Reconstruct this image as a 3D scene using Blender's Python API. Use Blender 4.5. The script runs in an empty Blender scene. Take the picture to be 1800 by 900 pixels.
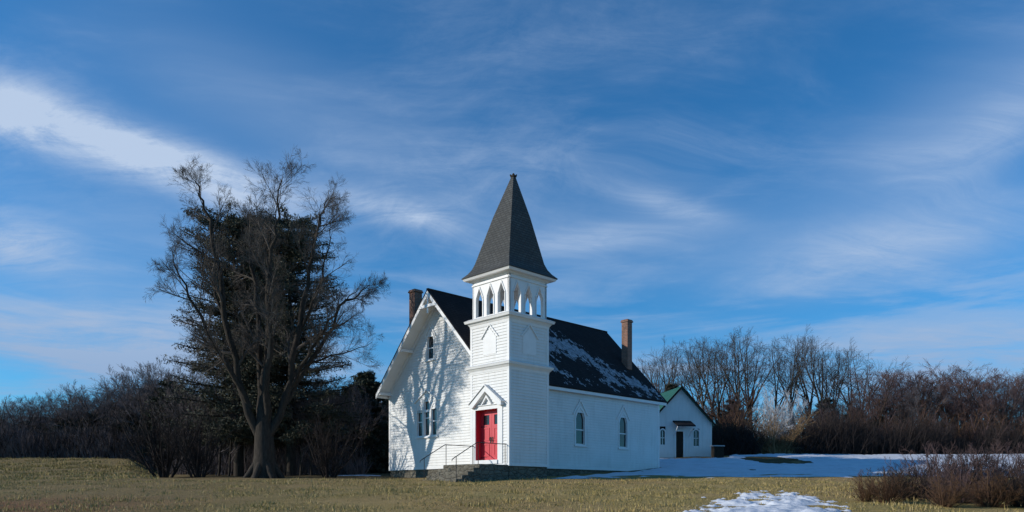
import bpy, bmesh, math, random
import numpy as np
from mathutils import Vector, Matrix
R = math.radians
scene = bpy.context.scene
COL = scene.collection
F, HY = 1320.0, 866.0          # focal length in photo pixels, horizon row (eye level is z = 0)

def tag(o, label=None, cat=None, group=None, kind=None):
    if label: o['label'] = label
    if cat: o['category'] = cat
    if group: o['group'] = group
    if kind: o['kind'] = kind
    return o

def at(px, py, Y): return Vector(((px-900)/F*Y, Y, (HY-py)/F*Y))

# ------------------------------------------------------------------ materials
class NT:
    def __init__(s, tree): s.t = tree; s.n = tree.nodes; s.l = tree.links
    def new(s, typ, **kw):
        n = s.n.new(typ)
        for k, v in kw.items(): setattr(n, k, v)
        return n
    def put(s, sock, v):
        if isinstance(v, (int, float)): sock.default_value = v
        elif isinstance(v, (tuple, list)):
            sock.default_value = tuple(v) if len(v) == len(sock.default_value) else tuple(v)+(1,)
        else: s.l.new(v, sock)
    def m(s, op, a, b=0.0, c=None, clamp=False):
        n = s.new('ShaderNodeMath', operation=op, use_clamp=clamp)
        s.put(n.inputs[0], a); s.put(n.inputs[1], b)
        if c is not None: s.put(n.inputs[2], c)
        return n.outputs[0]
    def mix(s, f, a, b, mode='MIX'):
        n = s.new('ShaderNodeMix', data_type='RGBA', blend_type=mode)
        s.put(n.inputs[0], f); s.put(n.inputs[6], a); s.put(n.inputs[7], b)
        return n.outputs[2]
    def noise(s, vec, scale, detail=4, rough=.55, dist=0.0, out=0):
        n = s.new('ShaderNodeTexNoise'); s.put(n.inputs['Vector'], vec)
        n.inputs['Scale'].default_value = scale; n.inputs['Detail'].default_value = detail
        n.inputs['Roughness'].default_value = rough; n.inputs['Distortion'].default_value = dist
        return n.outputs[out]
    def mr(s, v, a, b, c=0.0, d=1.0, smooth=False):
        n = s.new('ShaderNodeMapRange'); n.clamp = True
        if smooth: n.interpolation_type = 'SMOOTHSTEP'
        s.put(n.inputs[0], v)
        for i, q in enumerate((a, b, c, d)): n.inputs[1+i].default_value = q
        return n.outputs[0]
    def mapping(s, vec, scale=(1,1,1), rot=(0,0,0), loc=(0,0,0)):
        n = s.new('ShaderNodeMapping'); s.put(n.inputs[0], vec)
        n.inputs['Scale'].default_value = scale; n.inputs['Rotation'].default_value = rot; n.inputs['Location'].default_value = loc
        return n.outputs[0]

def material(name, fn, rough=.8, spec=.3):
    mt = bpy.data.materials.new(name); mt.use_nodes = True
    t = NT(mt.node_tree); b = mt.node_tree.nodes['Principled BSDF']
    b.inputs['Roughness'].default_value = rough
    b.inputs['Specular IOR Level'].default_value = spec
    tc = t.new('ShaderNodeTexCoord')
    fn(t, b, tc)
    return mt
def bump(t, b, h, strength=.5, dist=.02):
    n = t.new('ShaderNodeBump'); n.inputs['Strength'].default_value = strength; n.inputs['Distance'].default_value = dist
    t.put(n.inputs['Height'], h); t.l.new(n.outputs[0], b.inputs['Normal'])

def simple(c1, c2, scale=3.0, bs=.3, bd=.01, stretch=(1,1,1)):
    def fn(t, b, tc):
        v = t.mapping(tc.outputs['Object'], stretch)
        n = t.noise(v, scale, 6, .6)
        t.l.new(t.mix(t.mr(n, .3, .7), c1, c2), b.inputs['Base Color'])
        bump(t, b, t.noise(v, scale*6, 4, .6), bs, bd)
    return fn

def white_paint(t, b, tc):
    v = tc.outputs['Object']
    a = t.noise(v, .7, 5, .6); c = t.noise(t.mapping(v, (3, 3, .35)), 1.6, 6, .65); e = t.noise(t.mapping(v, (1.2, 1.2, 12)), 2.2, 7, .7)
    col = t.mix(t.mr(a, .35, .75), (.76, .76, .745), (.66, .66, .64))
    col = t.mix(t.mr(c, .50, .75, 0, .45), col, (.50, .50, .47))
    col = t.mix(t.mr(e, .60, .72, 0, .6), col, (.40, .385, .35))
    t.l.new(col, b.inputs['Base Color']); bump(t, b, t.noise(v, 30, 3), .2, .005)

def shingles(c1, c2):
    def fn(t, b, tc):
        sep = t.new('ShaderNodeSeparateXYZ'); t.l.new(tc.outputs['Object'], sep.inputs[0])
        com = t.new('ShaderNodeCombineXYZ')
        t.l.new(t.m('ADD', sep.outputs[0], sep.outputs[1]), com.inputs[0]); t.l.new(sep.outputs[2], com.inputs[1])
        br = t.new('ShaderNodeTexBrick'); t.l.new(com.outputs[0], br.inputs['Vector'])
        br.inputs['Scale'].default_value = 1.0; br.inputs['Brick Width'].default_value = .26; br.inputs['Row Height'].default_value = .125
        br.inputs['Mortar Size'].default_value = .012; br.inputs['Color1'].default_value = (*c1, 1); br.inputs['Color2'].default_value = (*c2, 1)
        br.inputs['Mortar'].default_value = (c1[0]*.35, c1[1]*.35, c1[2]*.35, 1); br.inputs['Bias'].default_value = -.1
        n = t.noise(tc.outputs['Object'], 1.3, 6, .65)
        col = t.mix(t.mr(n, .35, .7, 0, .75), br.outputs[0], tuple(x*.55 for x in c1))
        t.l.new(col, b.inputs['Base Color'])
        bump(t, b, t.m('SUBTRACT', t.noise(tc.outputs['Object'], 12, 4), br.outputs['Fac']), .6, .02)
    return fn

def bricks(t, b, tc):
    sep = t.new('ShaderNodeSeparateXYZ'); t.l.new(tc.outputs['Object'], sep.inputs[0])
    com = t.new('ShaderNodeCombineXYZ')
    t.l.new(t.m('ADD', sep.outputs[0], sep.outputs[1]), com.inputs[0]); t.l.new(sep.outputs[2], com.inputs[1])
    br = t.new('ShaderNodeTexBrick'); t.l.new(com.outputs[0], br.inputs['Vector'])
    br.inputs['Scale'].default_value = 1.0; br.inputs['Brick Width'].default_value = .21; br.inputs['Row Height'].default_value = .075
    br.inputs['Mortar Size'].default_value = .009; br.inputs['Color1'].default_value = (.30, .13, .08, 1)
    br.inputs['Color2'].default_value = (.20, .09, .06, 1); br.inputs['Mortar'].default_value = (.28, .25, .22, 1)
    n = t.noise(tc.outputs['Object'], 2.5, 5, .6)
    t.l.new(t.mix(t.mr(n, .45, .75, 0, .7), br.outputs[0], (.09, .07, .055)), b.inputs['Base Color'])
    bump(t, b, br.outputs['Fac'], -.6, .01)

def stone(t, b, tc):
    v = tc.outputs['Object']
    vo = t.new('ShaderNodeTexVoronoi', feature='DISTANCE_TO_EDGE'); t.put(vo.inputs['Vector'], t.mapping(v, (2.0, 2.0, 4.2)))
    vo.inputs['Scale'].default_value = 1.3
    vc = t.new('ShaderNodeTexVoronoi'); t.put(vc.inputs['Vector'], t.mapping(v, (2.0, 2.0, 4.2))); vc.inputs['Scale'].default_value = 1.3
    n = t.noise(v, 5, 6, .65)
    g = t.new('ShaderNodeSeparateColor'); t.l.new(vc.outputs['Color'], g.inputs[0])
    col = t.mix(g.outputs[0], (.155, .14, .11), (.095, .088, .07))
    col = t.mix(t.mr(n, .4, .7, 0, .7), col, (.21, .195, .155))
    col = t.mix(t.mr(vo.outputs[0], 0, .06, .8, 0), col, (.05, .045, .04))
    t.l.new(col, b.inputs['Base Color'])
    bump(t, b, t.m('ADD', t.mr(vo.outputs[0], 0, .15), t.m('MULTIPLY', n, .5)), .8, .03)

def ground_fn(t, b, tc):
    v = tc.outputs['Object']
    big = t.noise(v, .09, 5, .6); mid = t.noise(v, .55, 7, .65); fine = t.noise(t.mapping(v, (1, .55, 1)), 5.5, 8, .75)
    sep = t.new('ShaderNodeSeparateXYZ'); t.l.new(v, sep.inputs[0])
    col = t.mix(t.mr(mid, .36, .66), (.29, .225, .078), (.44, .32, .14))
    col = t.mix(t.mr(big, .42, .62, 0, .75), col, (.42, .27, .125))
    col = t.mix(t.m('MULTIPLY', t.mr(t.m('ADD', sep.outputs[0], t.m('MULTIPLY', big, 8)), 2, -6), .75), col, (.205, .155, .08))
    far_left = t.m('MULTIPLY', t.mr(sep.outputs[0], -7, -13), t.mr(sep.outputs[1], 24, 19))   # reddish dead grass, its own patch of the field
    col = t.mix(t.m('MULTIPLY', far_left, .75), col, (.25, .105, .065))
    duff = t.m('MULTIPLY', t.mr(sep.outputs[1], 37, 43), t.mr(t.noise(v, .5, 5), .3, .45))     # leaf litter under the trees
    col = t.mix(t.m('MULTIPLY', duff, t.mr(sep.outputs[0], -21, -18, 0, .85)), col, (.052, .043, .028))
    col = t.mix(t.mr(fine, .5, .75, 0, .6), col, (.12, .092, .040))
    col = t.mix(t.mr(t.noise(v, 11, 5, .8), .6, .8, 0, .5), col, (.46, .39, .22))
    t.l.new(col, b.inputs['Base Color'])
    bump(t, b, t.m('ADD', fine, t.noise(v, 16, 5, .8)), .9, .06)

def snow_fn(t, b, tc):
    v = tc.outputs['Object']
    n = t.noise(v, .8, 7, .7); f = t.noise(v, 7, 6, .7)
    col = t.mix(t.mr(n, .45, .75, 0, .6), (.66, .68, .72), (.40, .41, .40))
    t.l.new(col, b.inputs['Base Color']); bump(t, b, t.m('ADD', n, t.m('MULTIPLY', f, .35)), .7, .08)

def bark(c1, c2):
    def fn(t, b, tc):
        v = t.mapping(tc.outputs['Object'], (6, 6, 1.2))
        n = t.noise(v, 2.2, 7, .7)
        t.l.new(t.mix(t.mr(n, .35, .65), c1, c2), b.inputs['Base Color']); bump(t, b, n, .9, .05)
    return fn
def foliage(c1, c2, c3):
    def fn(t, b, tc):
        n = t.noise(tc.outputs['Object'], .9, 4, .6); g = t.new('ShaderNodeNewGeometry')
        col = t.mix(t.mr(n, .35, .65), c1, c2)
        col = t.mix(t.mr(g.outputs['Random Per Island'], .55, 1, 0, .8), col, c3)
        t.l.new(col, b.inputs['Base Color'])
    return fn

M = {}
M['white'] = material('white_paint', white_paint, .55, .3)
M['trim'] = material('trim_paint', simple((.80,.80,.79), (.72,.72,.71), 2, .1, .004), .5, .3)
M['roof'] = material('asphalt_shingle', shingles((.036,.035,.037), (.026,.026,.028)), .95, .1)
M['spire'] = material('slate_shingle', shingles((.105,.108,.105), (.075,.078,.078)), .9, .15)
M['brick'] = material('old_brick', bricks, .9, .2)
M['stone'] = material('foundation_stone', stone, .95, .1)
M['red'] = material('red_door_paint', simple((.60,.030,.050), (.52,.024,.040), 3, .1, .004), .4, .4)
M['darkred'] = material('dark_red_groove', simple((.11,.008,.012), (.08,.006,.01), 3, .1, .004), .5, .4)
M['iron'] = material('wrought_iron', simple((.025,.025,.027), (.04,.035,.03), 8, .3, .004), .6, .4)
M['green'] = material('green_metal_roof', simple((.035,.15,.10), (.025,.11,.08), 1.5, .1, .004), .45, .5)
M['dark'] = material('dark_boards', simple((.03,.024,.018), (.018,.015,.012), 4, .3, .01), .8, .2)
M['ground'] = material('winter_lawn', ground_fn, .97, .05)
M['snow'] = material('old_snow', snow_fn, .7, .2)
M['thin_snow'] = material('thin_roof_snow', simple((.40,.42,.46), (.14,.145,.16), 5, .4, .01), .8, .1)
M['twig_pale'] = material('pale_twigs', simple((.52,.52,.53), (.36,.36,.37), .8, 0, .01), .95, .1)
M['twig_tan'] = material('tan_twigs', simple((.24,.16,.085), (.17,.11,.06), .8, 0, .01), .95, .1)
M['bark'] = material('grey_brown_bark', bark((.045,.038,.030), (.095,.080,.062)), .95, .1)
M['bark_dark'] = material('dark_bark', bark((.030,.026,.022), (.065,.054,.044)), .95, .1)
M['twig_grey'] = material('grey_twigs', simple((.050,.042,.036), (.080,.066,.056), .8, 0, .01), .95, .1)
M['twig_big'] = material('dark_grey_twigs', simple((.085,.073,.064), (.14,.118,.10), .8, 0, .01), .95, .1)
M['twig_red'] = material('russet_twigs', simple((.085,.045,.032), (.14,.085,.045), .5, 0, .01), .95, .1)
M['twig_dark'] = material('dark_twigs', simple((.030,.025,.025), (.055,.043,.038), .5, 0, .01), .95, .1)
M['twig_wood'] = material('wood_edge_twigs', simple((.12,.10,.105), (.18,.15,.14), .5, 0, .01), .95, .1)
M['twig_purple'] = material('violet_brown_twigs', simple((.085,.058,.062), (.13,.085,.075), .5, 0, .01), .95, .1)
M['pine'] = material('pine_needles', foliage((.062,.066,.042), (.085,.082,.055), (.12,.11,.075)), .8, .2)
M['cedar'] = material('cedar_leaves', foliage((.042,.048,.032), (.06,.064,.042), (.08,.08,.05)), .85, .15)
M['straw'] = material('dry_straw', foliage((.26,.19,.10), (.18,.13,.065), (.36,.28,.16)), .9, .1)
M['grassblade'] = material('winter_grass_blades', foliage((.23,.19,.06), (.38,.28,.11), (.55,.42,.22)), .9, .1)
M['oldhouse'] = material('weathered_house_paint', simple((.42,.43,.44), (.33,.34,.35), 1, .2, .01), .8, .2)
def glass_fn(t, b, tc):
    n = t.noise(tc.outputs['Object'], 2.0, 3)
    t.l.new(t.mix(n, (.012,.014,.018), (.03,.032,.038)), b.inputs['Base Color']); bump(t, b, t.noise(tc.outputs['Object'], 3.0, 2), .12, .02)
M['glass'] = material('old_window_glass', glass_fn, .08, .6)

# ------------------------------------------------------------------ mesh helper
class MB:
    def __init__(s): s.v = []; s.f = []
    def add(s, vs, fs):
        o = len(s.v); s.v += [tuple(p) for p in vs]; s.f += [tuple(i+o for i in q) for q in fs]
    def box(s, x0, x1, y0, y1, z0, z1):
        s.add([(x0,y0,z0),(x1,y0,z0),(x1,y1,z0),(x0,y1,z0),(x0,y0,z1),(x1,y0,z1),(x1,y1,z1),(x0,y1,z1)],
              [(0,3,2,1),(4,5,6,7),(0,1,5,4),(1,2,6,5),(2,3,7,6),(3,0,4,7)])
    def frust(s, x0,x1,y0,y1,z0, X0,X1,Y0_,Y1_,z1):
        s.add([(x0,y0,z0),(x1,y0,z0),(x1,y1,z0),(x0,y1,z0),(X0,Y0_,z1),(X1,Y0_,z1),(X1,Y1_,z1),(X0,Y1_,z1)],
              [(0,3,2,1),(4,5,6,7),(0,1,5,4),(1,2,6,5),(2,3,7,6),(3,0,4,7)])
    def prism(s, f, poly, d0, d1):
        n = len(poly)
        s.add([f(a, z, d0) for a, z in poly]+[f(a, z, d1) for a, z in poly],
              [tuple(range(n)), tuple(range(2*n-1, n-1, -1))]+[(i, (i+1) % n, n+(i+1) % n, n+i) for i in range(n)])
    def ring(s, f, inner, outer, d0, d1):
        n = len(inner)
        s.add([f(a,z,d0) for a,z in inner]+[f(a,z,d0) for a,z in outer]+[f(a,z,d1) for a,z in inner]+[f(a,z,d1) for a,z in outer],
              [q for i in range(n) for j in [(i+1) % n] for q in ((i,j,n+j,n+i),(2*n+i,3*n+i,3*n+j,2*n+j),(i,2*n+i,2*n+j,j),(n+i,n+j,3*n+j,3*n+i))])
    def bar(s, f, a0, z0, a1, z1, w, d0, d1):
        dx, dz = a1-a0, z1-z0; L = math.hypot(dx, dz); nx, nz = -dz/L*w/2, dx/L*w/2
        s.prism(f, [(a0+nx,z0+nz),(a1+nx,z1+nz),(a1-nx,z1-nz),(a0-nx,z0-nz)], d0, d1)
    def tube(s, pts, rad, n=6, cap=True):
        pts = [Vector(p) for p in pts]; o = len(s.v); k = len(pts)
        ref = Vector((.3,.2,1)).normalized()
        for i, p in enumerate(pts):
            t = (pts[min(i+1,k-1)]-pts[max(i-1,0)])
            t = t.normalized() if t.length > 1e-9 else Vector((0,0,1))
            a = t.cross(ref)
            if a.length < .05: a = t.cross(Vector((1,0,0)))
            a.normalize(); b = t.cross(a); r = rad[i]
            for j in range(n):
                c, q = math.cos(2*math.pi*j/n)*r, math.sin(2*math.pi*j/n)*r
                s.v.append((p.x+a.x*c+b.x*q, p.y+a.y*c+b.y*q, p.z+a.z*c+b.z*q))
        for i in range(k-1):
            for j in range(n):
                j2 = (j+1) % n
                s.f.append((o+i*n+j, o+i*n+j2, o+(i+1)*n+j2, o+(i+1)*n+j))
        if cap and n > 3:
            s.f.append(tuple(o+j for j in range(n))); s.f.append(tuple(o+(k-1)*n+j for j in range(n-1,-1,-1)))
    def build(s, name, mat, parent=None, dz=0.0, fix=True, bevel=0, smooth=False):
        me = bpy.data.meshes.new(name)
        vs = [(x, y, z+dz) for x, y, z in s.v] if dz else s.v
        me.from_pydata(vs, [], s.f)
        if fix:
            bm = bmesh.new(); bm.from_mesh(me); bmesh.ops.recalc_face_normals(bm, faces=bm.faces[:]); bm.to_mesh(me); bm.free()
        if smooth: me.polygons.foreach_set('use_smooth', [True]*len(me.polygons))
        me.materials.append(mat); me.update()
        o = bpy.data.objects.new(name, me); COL.objects.link(o)
        if parent: o.parent = parent
        if bevel:
            b = o.modifiers.new('bevel', 'BEVEL'); b.width = bevel; b.segments = 1; b.limit_method = 'ANGLE'
        return o
def empty(name, loc, rz=0):
    o = bpy.data.objects.new(name, None); COL.objects.link(o); o.location = loc; o.rotation_euler = (0,0,rz); return o
def copy_tree(o, parent=None):
    c = o.copy(); COL.objects.link(c); c.parent = parent
    for ch in list(o.children): copy_tree(ch, c)
    return c

# ------------------------------------------------------------------ terrain
def sm(a, b, x):
    t = min(1, max(0, (x-a)/(b-a))); return t*t*(3-2*t)
def s_far(r):
    v = .0462
    v += (.0273-.0462)*sm(-.515, -.468, r)
    v += (.0500-.0273)*sm(-.17, .20, r)
    return v
def terrain(x, y):
    bumpy = .035*math.sin(x*.55+1.3*math.sin(y*.31))*math.sin(y*.47+x*.13)+.02*math.sin(x*1.7+y*.9)*math.sin(y*1.3-x*.4)
    if y <= 0: return -1.6+bumpy
    base = -1.6+.065*y
    if y > 33:
        r = max(-1.1, min(1.1, x/y)); t = min(1, (y-33)/25)
        t = t*(1-.0*t); s = .0165+(s_far(r)-.0165)*t
        yy = min(y, 58)
        base = s*yy
        if y > 58: base -= .012*min(y-58, 60)
    return base+bumpy*min(1, y/10)

def ground():
    rings = [0.0]+list(np.geomspace(2, 14, 10))+list(np.arange(15, 75, .45))+list(np.geomspace(76, 900, 26))
    az = list(np.arange(-60, 60, .5))+list(np.arange(60, 300, 5))
    n = len(az); vs = []; fs = []
    for r in rings[1:]:
        for a in az:
            x, y = r*math.sin(R(a)), r*math.cos(R(a)); vs.append((x, y, terrain(x, y)))
    c = len(vs); vs.append((0,0,-1.6))
    for i in range(len(rings)-2):
        for j in range(n):
            k = (j+1) % n; fs.append((i*n+j, i*n+k, (i+1)*n+k, (i+1)*n+j))
    for j in range(n): fs.append((c, (j+1) % n, j))
    mb = MB(); mb.v = vs; mb.f = fs
    o = mb.build('ground', M['ground'], smooth=True); tag(o, kind='structure')
ground()

from mathutils import noise as mn
def fbm(x, y, s, o=5): return mn.fractal(Vector((x*s, y*s, 3.7)), .9, 2.1, o)
def snow_sheet(name, x0, x1, y0, y1, step, mask, thick=.07):
    xs = np.arange(x0, x1, step); ys = np.arange(y0, y1, step)
    vs = {}; mb = MB()
    def vert(i, j):
        if (i, j) in vs: return vs[(i, j)]
        x, y = xs[i], ys[j]; m = mask(x, y)
        vs[(i, j)] = (len(mb.v), m); mb.v.append((x, y, terrain(x, y)+max(-.05, min(thick, m*.25))+.015*fbm(x, y, .9)+min(1, max(0, m*3))*thick*.8*fbm(x, y, 2.6, 4)))
        return vs[(i, j)]
    for i in range(len(xs)-1):
        for j in range(len(ys)-1):
            q = [vert(i,j), vert(i+1,j), vert(i+1,j+1), vert(i,j+1)]
            if max(k[1] for k in q) > -.15: mb.f.append(tuple(k[0] for k in q))
    o = mb.build(name, M['snow'], smooth=True); tag(o, kind='structure'); return o
def mask_right(x, y):
    px = 900+F*x/y
    edge = 36.5+.9*fbm(x, y, .25)
    m = (y-edge)*.22+.12*fbm(x, y, .9)
    m = min(m, .22)
    m += .30*fbm(x, y*.7, .55, 6)-.02+max(0, min(.25, (y-42)*.03))
    dx, dy = (x-18.6)/2.1, (y-53.0)/3.6                                 # bare dark patch
    m = min(m, (dx*dx+dy*dy-1)*.35+.16*fbm(x, y, 1.1))
    for cx, cy, w in ((7,37.6,2.0),(13,38.2,3),(19,38.0,3),(26,39,4)):   # melted strip along the grass edge
        q = ((x-cx)/w)**2+((y-cy)/.40)**2-1
        m = min(m, q*.3+.25*fbm(x, y, .8))
    if y < 46: m = min(m, (x-(1.9+(y-35.8)*.763))*.8)                   # stops along the church
    m = min(m, (55.0-.25*(x-10)*0-y)*.3+max(0, x-15.8)*.9+.1*fbm(x, y, .8)) # lawn at the outbuilding's foot
    return m
snow_sheet('snow', 1, 75, 34, 72, .22, mask_right)
def mask_front(x, y):
    q = math.hypot((x-.345*y)/1.7, (y-17.2)/6.3)
    m = (1-q)*.9+.40*fbm(x, y*.6, 1.5)+.24*fbm(x, y*.6, 5)
    for ax, ay, rx, ry in ((6.85,20.7,.42,.55),(7.75,20.7,.42,.55),(5.6,18.9,.5,.5),(7.75,18.9,.5,.5),(7.3,21.9,.2,.4),(6.5,19.4,.2,.4)):
        m = min(m, (math.hypot((x-ax)/rx, (y-ay)/ry)-1)*.5+.15*fbm(x, y, 3))
    return m
snow_sheet('snow_patch', 2, 11, 12, 25.5, .05, mask_front, .07)
def mask_left(x, y):
    m = -1
    for ax, ay, rx, ry in ((-9.6,46.5,1.3,.9),(-13.5,53,1.6,1.4),(-18.5,54,1.2,1.2)):
        m = max(m, (1-math.hypot((x-ax)/rx, (y-ay)/ry))*.5+.35*fbm(x, y, 1.8))
    return m
snow_sheet('snow_patch', -24, -7, 44, 57, .12, mask_left, .02)

# ------------------------------------------------------------------ church
A = 2.6; TH = .778; OX, OY = -.129, 34.0; BZ = .45
church = empty('church', (OX, OY, BZ), TH)
tag(church, 'white clapboard church with a square belfry tower, dark pointed spire and red front door', 'church')
def loc2w(u, v): return (OX+math.cos(TH)*u-math.sin(TH)*v, OY+math.sin(TH)*u+math.cos(TH)*v)
G, H0, L = .85, 1.64, 13.33; V1 = 10.44; U1 = G+L; VC = 6.0; EZ, RZ = 5.50, 10.40; EV0, EV1 = 1.39, 10.61; OF = .83
ZB = 1.28
def fFront(u0): return lambda a, z, d: (u0-d, a, z)
def fRight(v0): return lambda a, z, d: (a, v0-d, z)
def fRear(u0): return lambda a, z, d: (u0+d, a, z)
def fLeft(v0): return lambda a, z, d: (a, v0+d, z)
def clap(mb, f, z0, z1, Lf, Rf, holes=(), step=.14):
    n = max(1, round((z1-z0)/step)); st = (z1-z0)/n
    for k in range(n):
        za, zb = z0+k*st, z0+(k+1)*st; zm = (za+zb)/2
        cuts = sorted([(h[0], h[1]) for h in holes if h[2] < zm < h[3]])
        la, ra, lb, rb = Lf(za), Rf(za), Lf(zb), Rf(zb)
        if ra-la < .02: continue
        if rb < lb: lb = rb = (lb+rb)/2
        segs = []; cur_a, cur_b = la, lb
        for c0, c1 in cuts: segs.append((cur_a, cur_b, c0, c0)); cur_a = cur_b = c1
        segs.append((cur_a, cur_b, ra, rb))
        for sa, sb, ea, eb in segs:
            mb.add([f(sa,za,.003),f(ea,za,.003),f(sa,za,.030),f(ea,za,.030),f(eb,zb,.003),f(sb,zb,.003)], [(0,1,3,2),(2,3,4,5)])
def lancet(c, w, zb, zs, zt):
    h = w/2
    return [(c-h,zb),(c-h,zs),(c-h*.80,zs+(zt-zs)*.38),(c-h*.48,zs+(zt-zs)*.72),(c,zt),(c+h*.48,zs+(zt-zs)*.72),(c+h*.80,zs+(zt-zs)*.38),(c+h,zs),(c+h,zb)]
def P(mb, name, mat, parent=church, **k): 
    return mb.build(name, M[mat], parent, dz=-BZ, **k)

def window(f, c, w, zb, zs, zt, cas=.10, hood=None, parent=church, mull=True):
    mb = MB(); inner = lancet(c, w, zb, zs, zt); outer = lancet(c, w+2*cas, zb-cas*.6, zs+.02, zt+cas*1.5)
    mb.ring(f, inner, outer, -.09, .045)
    mb.prism(f, [(c-w/2-cas-.04, zb-cas*.6-.06),(c+w/2+cas+.04, zb-cas*.6-.06),(c+w/2+cas+.04, zb-cas*.6+.005),(c-w/2-cas-.04, zb-cas*.6+.005)], -.02, .10)
    win = P(mb, 'window', 'trim', parent)
    mb = MB(); mb.prism(f, inner, -.085, -.075); P(mb, 'pane', 'glass', win)
    mb = MB()
    zm = (zb+zs)/2+.1
    mb.prism(f, [(c-w/2,zm-.03),(c+w/2,zm-.03),(c+w/2,zm+.03),(c-w/2,zm+.03)], -.072, -.03)
    if mull: mb.prism(f, [(c-.016,zb),(c+.016,zb),(c+.016,zt-.06),(c-.016,zt-.06)], -.07, -.035)
    fr = lancet(c, w-.07, zb+.05, zs, zt-.05)
    mb.ring(f, fr, inner, -.071, -.04); P(mb, 'frame', 'trim', win)
    if hood:
        hw, hz0, hz1 = hood; mb = MB()
        for sgn in (-1, 1):
            mb.prism(f, [(c, hz1), (c+sgn*hw, hz0), (c+sgn*(hw+.02), hz0-.07), (c+sgn*hw*.93, hz0-.08), (c, hz1-.10)], .0, .07)
        P(mb, 'hood', 'trim', win)
    return win

# foundation
mb = MB()
mb.box(G+.04, U1-.04, H0+.04, V1-.04, -.6, ZB-.02)
P(mb, 'foundation', 'stone', church)
mb = MB(); mb.box(.04, A-.04, .04, A-.04, -.6, ZB-.03)
P(mb, 'tower_foundation', 'stone', church)
# nave walls
rz = lambda v: RZ-abs(v-VC)*(RZ-EZ)/(VC-EV0)-.20       # underside of the roof
ztop = 10.15
WT = rz(H0)
mb = MB()
tri = (5.20-.15, 7.0+.15, 2.72, 4.60)
hf = [(6.44,7.06,6.98,8.15), (6.16,7.94,2.96,4.35), (6.78,7.32,4.3,4.8)]
fl = lambda z: H0 if z < WT else VC-(VC-H0)*(ztop-z)/(ztop-WT)
fr_ = lambda z: V1 if z < WT else VC+(V1-VC)*(ztop-z)/(ztop-WT)
clap(mb, fFront(G), ZB, ztop, lambda z: max(fl(z), A-.02), fr_, hf)
wr = [(6.53,7.23,2.54,4.2), (10.29,10.99,2.54,4.2)]
clap(mb, fRight(H0), ZB, WT+.1, lambda z: A, lambda z: U1, wr)
clap(mb, fRear(U1), ZB, ztop, fl, fr_)
clap(mb, fLeft(V1), ZB, WT+.1, lambda z: G, lambda z: U1)
P(mb, 'nave_wall', 'white', fix=False)
mb = MB()   # dark inner shell closes the building behind the boards
mb.box(G+.15, U1-.15, H0+.15, V1-.15, ZB, WT-.2)
mb.add([(G+.15,H0+.15,WT-.2),(G+.15,V1-.15,WT-.2),(G+.15,VC,9.95),(U1-.15,H0+.15,WT-.2),(U1-.15,V1-.15,WT-.2),(U1-.15,VC,9.95)], [(0,1,2),(3,5,4),(0,3,4,1),(0,2,5,3),(1,4,5,2)])
P(mb, 'inner_wall', 'dark')
# trim: corner boards, frieze, water table
mb = MB()
for (u, v) in ((G-.03, V1-.12), (U1-.12, H0-.03), (U1-.12, V1-.12)):
    mb.box(u, u+.15, v, v+.15, ZB, WT+.05)
mb.box(A+.03, U1+.02, H0-.035, H0-.005, WT-.30, WT+.06)
mb.box(A+.03, U1+.02, H0-.04, H0-.004, ZB-.05, ZB+.10)
mb.box(G-.04, G-.004, A+.05, V1+.03, ZB-.05, ZB+.10)
mb.bar(fFront(G), V1, WT-.02, VC, ztop-.05, .22, .025, .05)
mb.bar(fFront(G), A+.05, rz(A+.05)-.05, VC, ztop-.05, .22, .025, .05)
P(mb, 'wall_trim', 'trim')
# roof
sl = (RZ-EZ)/(VC-EV0); u0, u1 = G-OF, U1+.50
def slope_slab(mb, ve, dz0, dz1, ua, ub, ext=0.0):
    ez = EZ-ext*sl; v = ve-ext if ve < VC else ve+ext
    mb.prism(lambda a, z, d: (d, a, z), [(v, ez-dz0), (VC, RZ-dz0), (VC, RZ-dz1), (v, ez-dz1)], ua, ub)
mb = MB(); slope_slab(mb, EV0, 0, .09, u0, u1); slope_slab(mb, EV1, 0, .09, u0, u1)
mb.box(u0, u1, VC-.07, VC+.07, RZ-.07, RZ+.025)
roof = P(mb, 'roof', 'roof')
mb = MB(); slope_slab(mb, EV0, .093, .135, u0+.03, u1-.03, -.03); slope_slab(mb, EV1, .093, .135, u0+.03, u1-.03, -.03)
P(mb, 'soffit', 'trim', roof)
mb = MB()
for ve in (EV0, EV1):
    for uu in (u0+.005, u1-.045):
        slope_slab(mb, ve, .095, .33, uu, uu+.04, -.02)
for v in (EV0+.02, EV1-.06): mb.box(u0+.05, u1-.05, v, v+.04, EZ-.25, EZ-.10)
# kingpost ornament at the front peak and two brackets on each rake
mb.prism(fFront(u0+.02), [(VC-.75, RZ-.95), (VC+.75, RZ-.95), (VC+.60, RZ-.80), (VC-.60, RZ-.80)], 0, .05)
mb.box(u0+.01, u0+.08, VC-.05, VC+.05, RZ-1.25, RZ-.3)
for v in (VC+2.3, VC+4.3):
    z = RZ-abs(v-VC)*sl-.30; mb.box(u0+.06, G-.02, v-.06, v+.06, z-.14, z)
P(mb, 'rake_board', 'trim', roof)
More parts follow.
